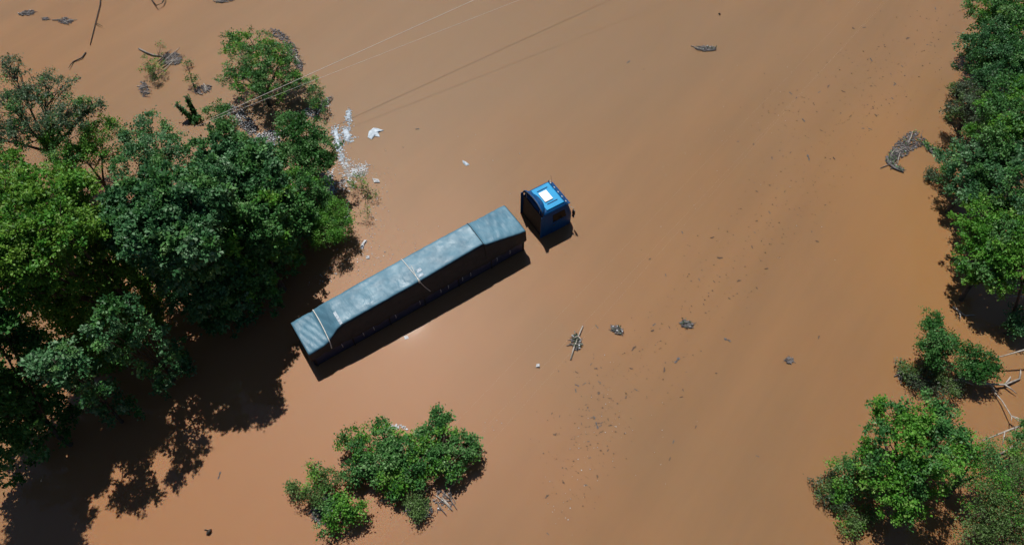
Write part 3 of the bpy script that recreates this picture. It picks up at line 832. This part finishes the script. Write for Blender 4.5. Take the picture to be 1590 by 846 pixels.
dead_wood("dead_branch", "thin dark branch dipping from the top edge at the left", [(158, -25, .05), (155, 8, .12), (148, 36, .1), (140, 70, .05)], .045, .03, 1, mat=M_barkdark)
dead_wood("dead_branch", "dark half sunk branch above the sparse tree", [(133, 82, .06), (127, 90, .1), (114, 96, .05)], .06, .04, 1, mat=M_barkdark)

# ------------------------------------------------------------------ floating debris
def drift(label, cx, cy, ax, ay, rot, n, name="debris_mat", mat=None, sticks=8, slen=1.0, leaves=None, white=0, cat="debris", shape=None):
    """a raft of twigs and bark: ax, ay half extents in photo pixels; shape: optional polyline of centres in photo pixels"""
    o = at(cx, cy, 0)
    rr = random.Random(int(cx * 3 + cy))
    sc = scale_at(o)
    root = empty(name, (o.x, o.y, 0))
    tag(root, label, cat)
    m = MB()
    wm = MB()
    def pos():
        if shape:
            i = rr.randrange(len(shape) - 1); t = rr.random()
            x = shape[i][0] + (shape[i + 1][0] - shape[i][0]) * t; y = shape[i][1] + (shape[i + 1][1] - shape[i][1]) * t
            w_ = shape[i][2] + (shape[i + 1][2] - shape[i][2]) * t
            a = rr.uniform(0, 6.283); q = math.sqrt(rr.random()) * w_
            return at(x + math.cos(a) * q, y + math.sin(a) * q, 0) - o
        a = rr.uniform(0, 6.283); q = math.sqrt(rr.random())
        x, y = math.cos(a) * q * ax / sc, math.sin(a) * q * ay / sc
        c, s_ = math.cos(rot), math.sin(rot)
        return Vector((x * c - y * s_, x * s_ + y * c, 0))
    def flake(mb, p, s_, z):
        k = rr.randrange(4, 7); a0 = rr.uniform(0, 6.28)
        top, bot = [], []
        tx, ty = rr.uniform(-.25, .25), rr.uniform(-.25, .25)
        for i in range(k):
            a = a0 + 6.283 * i / k; q = s_ * rr.uniform(.55, 1.1)
            dx, dy = math.cos(a) * q, math.sin(a) * q * .7
            top.append(p + Vector((dx, dy, z + dx * tx + dy * ty)))
            bot.append(p + Vector((dx * .9, dy * .9, -.06)))
        mb.add(top + bot, [tuple(range(k)), tuple(reversed(range(k, 2 * k)))] + [(i, k + i, k + (i + 1) % k, (i + 1) % k) for i in range(k)])
    for i in range(n):
        flake(m, pos(), rr.uniform(.04, .13), rr.uniform(.01, .09))
    for i in range(int(n * .45)):                       # twigs criss-cross
        p = pos(); a = rot + rr.gauss(0, .8); ln = rr.uniform(.08, .30)
        d = Vector((math.cos(a), math.sin(a), rr.uniform(-.1, .1))) * ln
        m.tube([p - d + Vector((0, 0, .03)), p + d + Vector((0, 0, .07))], rr.uniform(.008, .02), 4)
    r_ = m.build("raft", mat or M_mat, root)
    r_["kind"] = "stuff"
    for i in range(sticks):
        p = pos(); a = rot + rr.gauss(0, .5); ln = slen * rr.uniform(.5, 1.0)
        d = Vector((math.cos(a), math.sin(a), rr.uniform(-.05, .05))) * ln
        MB().tube([p - d + Vector((0, 0, .04)), p + Vector((rr.uniform(-.08, .08), rr.uniform(-.08, .08), .09)), p + d + Vector((0, 0, .06))],
                  [.035, .03, .015], 6).build("stick", rr.choice((M_twig, M_dead, M_twig)), root, smooth=True)
    for i in range(white):
        flake(wm, pos(), rr.uniform(.025, .07), rr.uniform(.06, .14))
    if white: wm.build("litter", M_foam, root)["kind"] = "stuff"
    if leaves:
        k = leaves[1]
        P = np.array([pos() + Vector((0, 0, rr.uniform(.05, .22))) for i in range(k)])
        leaf_mesh("sprouts", P, unit(nrg.normal(size=(k, 3)) + np.array([0, 0, .5])), unit(nrg.normal(size=(k, 3)) * .6 + np.array([0, 0, 1.])),
                  np.full(k, .16), np.full(k, .05), nrg.random(k), LEAF[leaves[0]], root)["kind"] = "stuff"
    return root

drift("large curved dark debris mat with a hooked tail, off the right bank", 1408, 232, 0, 0, R(35), 560, sticks=7, slen=.9, leaves=("mid", 90), white=14,
      shape=[(1425, 215, 14), (1412, 222, 15), (1398, 234, 13), (1386, 244, 8), (1380, 250, 5), (1388, 258, 2.5), (1401, 265, 1.5)])
dead_wood("driftwood_log", "curved dark log forming the hooked tail of the curved mat", [(1377, 243, .04), (1379, 253, .08), (1387, 260, .09), (1395, 264, .07), (1403, 268, .02)], .10, .06, 0, "driftwood", M_mat)
drift("grey debris tongue joining the curved mat to the right bank", 1442, 230, 0, 0, R(-30), 70, sticks=2, slen=.5, leaves=("mid", 160), white=4,
      shape=[(1434, 222, 3), (1441, 230, 5), (1450, 236, 5), (1458, 238, 6)])
drift("dark elongated debris clump alone near the top", 1096, 76, 16, 6, 0, 110, sticks=4, slen=.5, leaves=("grey", 30), white=8)
drift("stick bundle with a long pale pole, right of the trailer", 894, 531, 7, 14, R(8), 60, sticks=2, slen=.5, leaves=("grey", 40), white=14)
dead_wood("driftwood_pole", "long pale driftwood pole through the stick bundle", [(905, 506, .06), (898, 522, .14), (891, 540, .12), (886, 558, .05)], .045, .05, 2, "driftwood")
drift("small comma shaped debris clump right of the stick bundle", 958, 512, 10, 6, R(-30), 50, sticks=1, slen=.3, leaves=("grey", 20), white=9)
drift("small round dark debris clump in mid water", 1066, 503, 10, 6.5, R(-20), 70, sticks=1, slen=.3, leaves=("grey", 20), white=5)
drift("small brown debris ring in the lower right water", 1225, 560, 7, 5, R(20), 26, sticks=2, slen=.3)
drift("pile of grey crossed branches in the upper left", 268, 92, 13, 17, R(70), 150, "branch_pile", M_mat, sticks=11, slen=1.1, cat="branches")
dead_wood("driftwood_pole", "grey floating log pointing at the crossed branch pile", [(216, 76, .05), (228, 82, .1), (238, 86, .08), (252, 88, .04)], .08, .06, 1, "driftwood", M_twig)
drift("grey twig drift left of the small dark sprig, above the stumps", 315, 140, 9, 13, R(-60), 90, sticks=5, slen=.5)
drift("faint grey sunken twig drift in the upper left water", 224, 140, 6, 20, R(25), 60, sticks=4, slen=.5)
drift("grey branch drift curving round the upper right of the round treetop", 450, 75, 0, 0, R(-60), 220, sticks=9, slen=.7, white=8,
      shape=[(420, 48, 6), (440, 58, 6), (453, 75, 7), (462, 95, 7), (467, 108, 4)])
drift("dark debris clump at the left of the top edge", 42, 21, 12, 6, R(10), 70, sticks=2, slen=.4, white=3)
drift("dark debris clump with a pale stick near the top left", 101, 33, 13, 7, R(-10), 70, sticks=3, slen=.6, white=3)
drift("tiny dark debris clump between the two top left clumps", 71, 30, 5, 4, 0, 20, sticks=0)
drift("dark debris streak along the top edge", 350, 2, 14, 4, R(10), 60, sticks=2, slen=.5)
drift("grey debris skirt round the bright bush of the bush island", 510, 790, 26, 22, R(30), 190, sticks=5, slen=.5, white=40, leaves=("grey", 80))
drift("grey twig skirt below the dark litter bush of the bush island", 650, 790, 22, 14, 0, 90, sticks=2, slen=.4, white=26)
drift("grey sunken brush right of the bush island", 690, 775, 16, 18, R(-40), 30, sticks=5, slen=.6, white=4)
drift("grey litter and twig drift under the power wires", 375, 190, 0, 0, R(-30), 200, sticks=8, slen=.5, white=110,
      shape=[(352, 168, 8), (370, 180, 12), (385, 195, 10), (392, 205, 8)])
drift("grey litter drift between the blue green tree and the dark dome", 415, 215, 20, 14, R(20), 130, sticks=5, slen=.5, white=130)
drift("grey litter drift at the foot of the narrow bush", 500, 165, 0, 0, R(60), 80, sticks=4, slen=.5, white=50,
      shape=[(478, 172, 6), (487, 178, 7), (500, 165, 6), (512, 152, 5)])
drift("grey brush skirt on the left foot of the low grey brush", 1420, 590, 26, 12, R(-20), 120, sticks=5, slen=.5, white=10)

def litter(label, cx, cy, spots, n, smin, smax, name="floating_litter", mat=None):
    """spots: (photo x, photo y, spread px) - a drift of white scraps too many to count"""
    o = at(cx, cy, 0); rr = random.Random(int(cx + 9 * cy))
    m = MB()
    for i in range(n):
        x, y, sx, sy = rr.choice(spots)
        p = at(x + rr.gauss(0, sx), y + rr.gauss(0, sy), 0) - o
        s_ = smin + (smax - smin) * rr.random() ** 2.5
        k = rr.randrange(4, 7); a0 = rr.uniform(0, 6.28); h = rr.uniform(.015, .05)
        tx, ty = rr.uniform(-.3, .3), rr.uniform(-.3, .3)
        top, bot = [], []
        for j in range(k):
            a = a0 + 6.283 * j / k; q = s_ * rr.uniform(.5, 1.15)
            dx, dy = math.cos(a) * q, math.sin(a) * q * .75
            top.append(p + Vector((dx, dy, h + dx * tx + dy * ty))); bot.append(p + Vector((dx, dy, -.05)))
        m.add(top + bot, [tuple(range(k)), tuple(reversed(range(k, 2 * k)))] + [(j, k + j, k + (j + 1) % k, (j + 1) % k) for j in range(k)])
    ob = m.build(name, mat or M_foam)
    ob.location = o
    return tag(ob, label, "litter", kind="stuff")
litter("dense white litter scum along the edge of the dark dome tree", 530, 225,
       [(521, 205, 4, 5), (524, 218, 4, 5), (527, 232, 4, 5), (531, 246, 4, 5), (538, 203, 5, 5), (540, 214, 5, 4), (541, 184, 2.5, 4), (541, 176, 2, 3)], 1250, .018, .095, mat=M_sheet)
litter("pale litter scum round the foot of the round treetop and the dark dome", 440, 205,
       [(385, 190, 8, 8), (415, 212, 12, 6), (430, 222, 6, 5), (370, 178, 6, 5), (500, 165, 8, 6), (480, 176, 5, 3)], 260, .03, .09, mat=M_sheet)
litter("white litter scum spreading below the dark dome tree", 545, 262,
       [(538, 255, 8, 5), (548, 264, 9, 5), (556, 270, 7, 4), (562, 262, 6, 4), (545, 270, 9, 5), (535, 285, 8, 6)], 900, .016, .085)
litter("white litter scum pocket above the vine mound", 513, 282, [(511, 275, 4, 5), (513, 287, 3, 6), (516, 297, 3, 3), (508, 280, 4, 4)], 240, .03, .10)
litter("white litter string along the right side of the vine mound", 538, 335, [(538, 318, 1.5, 6), (539, 330, 2, 5), (536, 345, 2.5, 4)], 100, .03, .09)
litter("scattered white scraps floating between the vine mound and the trailer", 575, 340,
       [(575, 300, 10, 16), (582, 335, 6, 18), (572, 375, 9, 12), (545, 415, 16, 14), (600, 398, 14, 5), (505, 432, 14, 5), (585, 270, 14, 8), (640, 375, 25, 14), (590, 300, 10, 25), (560, 395, 12, 18)], 420, .010, .05)
litter("white scraps caught in the top of the bush island", 615, 662, [(608, 661, 5, 1.5), (622, 663, 5, 2)], 50, .03, .09)
litter("scattered white scraps in the drift trail of the lower water", 935, 660,
       [(925, 660, 16, 40), (900, 720, 16, 40), (950, 620, 12, 40), (870, 780, 14, 25), (1010, 660, 30, 50), (760, 660, 10, 12), (700, 770, 14, 14)], 110, .012, .042)
litter("scattered white scraps far out in the upper water", 1120, 250, [(1120, 230, 60, 60), (1180, 170, 40, 40), (1060, 330, 50, 40), (1200, 360, 50, 40), (760, 250, 40, 40)], 46, .01, .035)

litter("fine brown chaff scattered along the drift trail across the water", 1150, 350,
       [(1470 - 58 * k, 40 + 64 * k, 36, 30) for k in range(11)] + [(925, 650, 24, 50), (890, 750, 22, 40), (1330, 110, 40, 30), (1230, 180, 40, 30)], 900, .012, .055, name="floating_chaff", mat=M_speck)
def flat_piece(name, label, outline, h, mat, cat, group=None):
    """outline in photo pixels, a crumpled sheet or block floating on the water"""
    W = [at(x, y, 0) for x, y in outline]
    c = sum(W, Vector()) / len(W)
    k = len(W); rr = random.Random(int(outline[0][0]))
    v = [c + Vector((0, 0, h * 1.4))] + [c + (q - c) * .55 + Vector((rr.uniform(-.05, .05), rr.uniform(-.05, .05), h * rr.uniform(.7, 1.7))) for q in W] + [q + Vector((0, 0, h * rr.uniform(.3, .8))) for q in W] + [q + Vector((0, 0, -.08)) for q in W]
    f = []
    for i in range(k):
        j = (i + 1) % k
        f += [(0, 1 + j, 1 + i), (1 + i, 1 + j, 1 + k + j), (1 + i, 1 + k + j, 1 + k + i), (1 + k + i, 1 + k + j, 1 + 2 * k + j), (1 + k + i, 1 + 2 * k + j, 1 + 2 * k + i)]
    f.append(tuple(1 + 2 * k + i for i in range(k)))
    ob = MB().add([p - Vector((c.x, c.y, 0)) for p in v], f).build(name, mat)
    ob.location = (c.x, c.y, 0)
    return tag(ob, label, cat, group)
flat_piece("plastic_sheet", "crumpled pale plastic sheet floating right of the dark dome tree",
           [(571, 214), (573, 205), (580, 199), (586, 200), (596, 203), (587, 206), (590, 213), (582, 212), (577, 217)], .07, M_sheet, "plastic sheet")
flat_piece("plastic_sheet", "bright crumpled plastic sheet at the edge of the dark dome tree",
           [(533, 203), (540, 201), (542, 208), (545, 213), (540, 216), (535, 216)], .06, M_sheet, "plastic sheet")
flat_piece("plastic_sheet", "long pale plastic strip against the dark dome tree",
           [(518, 203), (524, 202), (526, 215), (530, 232), (526, 234), (522, 222), (520, 214)], .05, M_sheet, "plastic sheet")
flat_piece("foam_block", "small white foam block afloat beside the olive sprigs", [(579, 278), (588, 279), (590, 284), (581, 284)], .10, M_foam, "foam block")
flat_piece("plastic_bag", "curled white plastic bag floating above the trailer's tail", [(561, 380), (566, 373), (570, 374), (566, 380), (564, 387), (560, 386)], .08, M_foam, "plastic bag")
flat_piece("plastic_bag", "tiny white plastic bag just below the curled bag", [(568, 398), (574, 397), (574, 402), (569, 402)], .07, M_foam, "plastic bag")
flat_piece("plastic_bag", "pale plastic scrap alone above the trailer's middle", [(718, 249), (724, 252), (729, 256), (724, 258), (719, 254)], .05, M_sheet, "plastic bag")
flat_piece("plastic_bag", "small white bag left of the stick bundle's foot", [(833, 565), (838, 565), (838, 570), (832, 570)], .08, M_foam, "plastic bag")
flat_piece("sun_glint", "white piece standing in for the sun glint at the trailer's shadow edge", [(627, 522), (633, 521), (635, 525), (629, 527)], .03, M_foam, "sun glint")  # added piece, its white colour plays the sun's glint on the water

# small pieces of bark and leaf clods drifting in a trail, one object each
spk = []
for i in range(3):
    m = MB(); rr = random.Random(40 + i)
    for j in range(5):
        k = 6; p = Vector((rr.gauss(0, .07), rr.gauss(0, .04), 0)); s_ = rr.uniform(.05, .10)
        a0 = rr.random() * 6
        top = [p + Vector((math.cos(a0 + 6.283 * q / k) * s_ * rr.uniform(.6, 1.3), math.sin(a0 + 6.283 * q / k) * s_ * rr.uniform(.5, .9), rr.uniform(.012, .04))) for q in range(k)]
        bot = [Vector((q.x, q.y, -.04)) for q in top]
        m.add(top + bot, [tuple(range(k)), tuple(reversed(range(k, 2 * k)))] + [(q, k + q, k + (q + 1) % k, (q + 1) % k) for q in range(k)])
    m.tube([(-.10, rr.uniform(-.05, .05), .02), (.11, rr.uniform(-.05, .05), .03)], .010, 4)
    me = bpy.data.meshes.new("bark_scrap"); me.from_pydata(m.v, [], m.f); me.materials.append((M_speck, M_mat, M_speck)[i]); spk.append(me)
given = [(1175, 297), (1256, 245), (1295, 246), (1117, 400), (1086, 434), (1190, 417), (1168, 383), (1060, 361), (1009, 402), (1325, 44), (1342, 43), (1373, 70), (1376, 94), (1352, 93),
         (1305, 176), (1309, 142), (1247, 187), (1220, 172), (1237, 152), (1228, 145), (1211, 234), (1198, 245), (1146, 220), (1170, 224), (1287, 134), (1272, 143), (1352, 134),
         (1000, 108), (976, 97), (1112, 579), (1031, 575), (987, 605), (1058, 616), (1081, 662), (1046, 686), (1040, 712), (931, 610), (926, 660), (931, 672), (985, 540), (1052, 560),
         (1175, 447), (1272, 523), (1130, 527), (1013, 513), (1148, 436), (910, 752), (875, 749), (850, 770), (851, 828), (929, 610), (933, 670), (1176, 708), (1269, 375), (1260, 360),
         (648, 201), (626, 229), (300, 740), (341, 738), (1482, 172), (1360, 180), (1340, 200), (1395, 100), (1410, 60), (1440, 70), (1460, 50), (1485, 95), (1390, 130), (1358, 30)]
rr = random.Random(5)
for i in range(62):
    t = rr.random()
    x = 1470 - 580 * t + rr.gauss(0, 38); y = 40 + 640 * t ** 1.05 + rr.gauss(0, 34)
    given.append((x, y))
for i in range(34):
    given.append((920 + rr.gauss(0, 24), 650 + rr.gauss(0, 60)))
for i, (x, y) in enumerate(given):
    o = bpy.data.objects.new("bark_scrap", spk[i % 3])
    o.location = at(x, y, 0)
    k = rr.uniform(.35, 1.0) if i < 70 else rr.uniform(.2, .6)
    o.scale = (k * rr.uniform(.8, 1.5), k * rr.uniform(.6, 1.1), k)
    o.rotation_euler = (0, 0, rr.uniform(0, 6.28))
    COL.objects.link(o)
    where = ("left of the truck" if x < 800 else "in the upper right trail" if y < 300 else "in the middle trail right of the cab" if y < 480 else "in the lower trail below the stick bundle")
    tag(o, "small dark scrap of bark drifting " + where, "bark scrap", "bark scraps drifting " + where)
fb = MB()
fb.tube([(-.18, .02, .02), (-.05, 0, .12), (.10, -.02, .14), (.2, 0, .05)], [.03, .10, .09, .02], 8)
fb.tube([(.05, 0, .1), (.02, .12, .22), (0, .16, .34)], [.05, .04, .05], 7)
fb = fb.build("dark_driftwood_knot", M_barkdark, smooth=True); fb.location = at(325, 826, 0); fb.rotation_euler = (0, 0, 1.1); fb.scale = (.9, .9, .9)
tag(fb, "small black lump of driftwood alone at the bottom left", "driftwood")
fb2 = fb.copy(); COL.objects.link(fb2); fb2.location = at(1117, 23, 0); fb2.scale = (.6, .6, .6); fb2.rotation_euler = (0, 0, 2.4)
tag(fb2, "tiny black lump of driftwood alone near the top edge", "driftwood")

# ------------------------------------------------------------------ power wires
def wire(label, a, b, za, zb, r, sag, cat="wire", mat=None):
    A, B = at(a[0], a[1], za), at(b[0], b[1], zb)
    o = Vector((A.x, A.y, 0))
    pts = []
    for i in range(25):
        t = i / 24
        p = A.lerp(B, t); p.z -= sag * 4 * t * (1 - t)
        pts.append(p - o)
    ob = MB().tube(pts, r, 6).build("power_wire", mat or M_wire, smooth=True)
    ob.location = o
    return tag(ob, label, cat, "power wires")
wire("upper of the two long wires crossing the top of the picture", (326, 185), (1144, -185), 3.5, 4.4, .014, .05)
wire("lower, fainter of the two long wires crossing the top of the picture", (262, 213), (1348, -213), 3.4, 4.6, .008, .05)
wire("left of three thin wires over the bush island", (430, 945), (1500, -170), 3.0, 4.2, .0006, .1)
wire("middle of three thin wires over the bush island", (470, 964), (1540, -172), 3.0, 4.2, .0006, .1)
wire("right of three thin wires over the bush island", (500, 980), (1560, -210), 3.0, 4.2, .0006, .1)
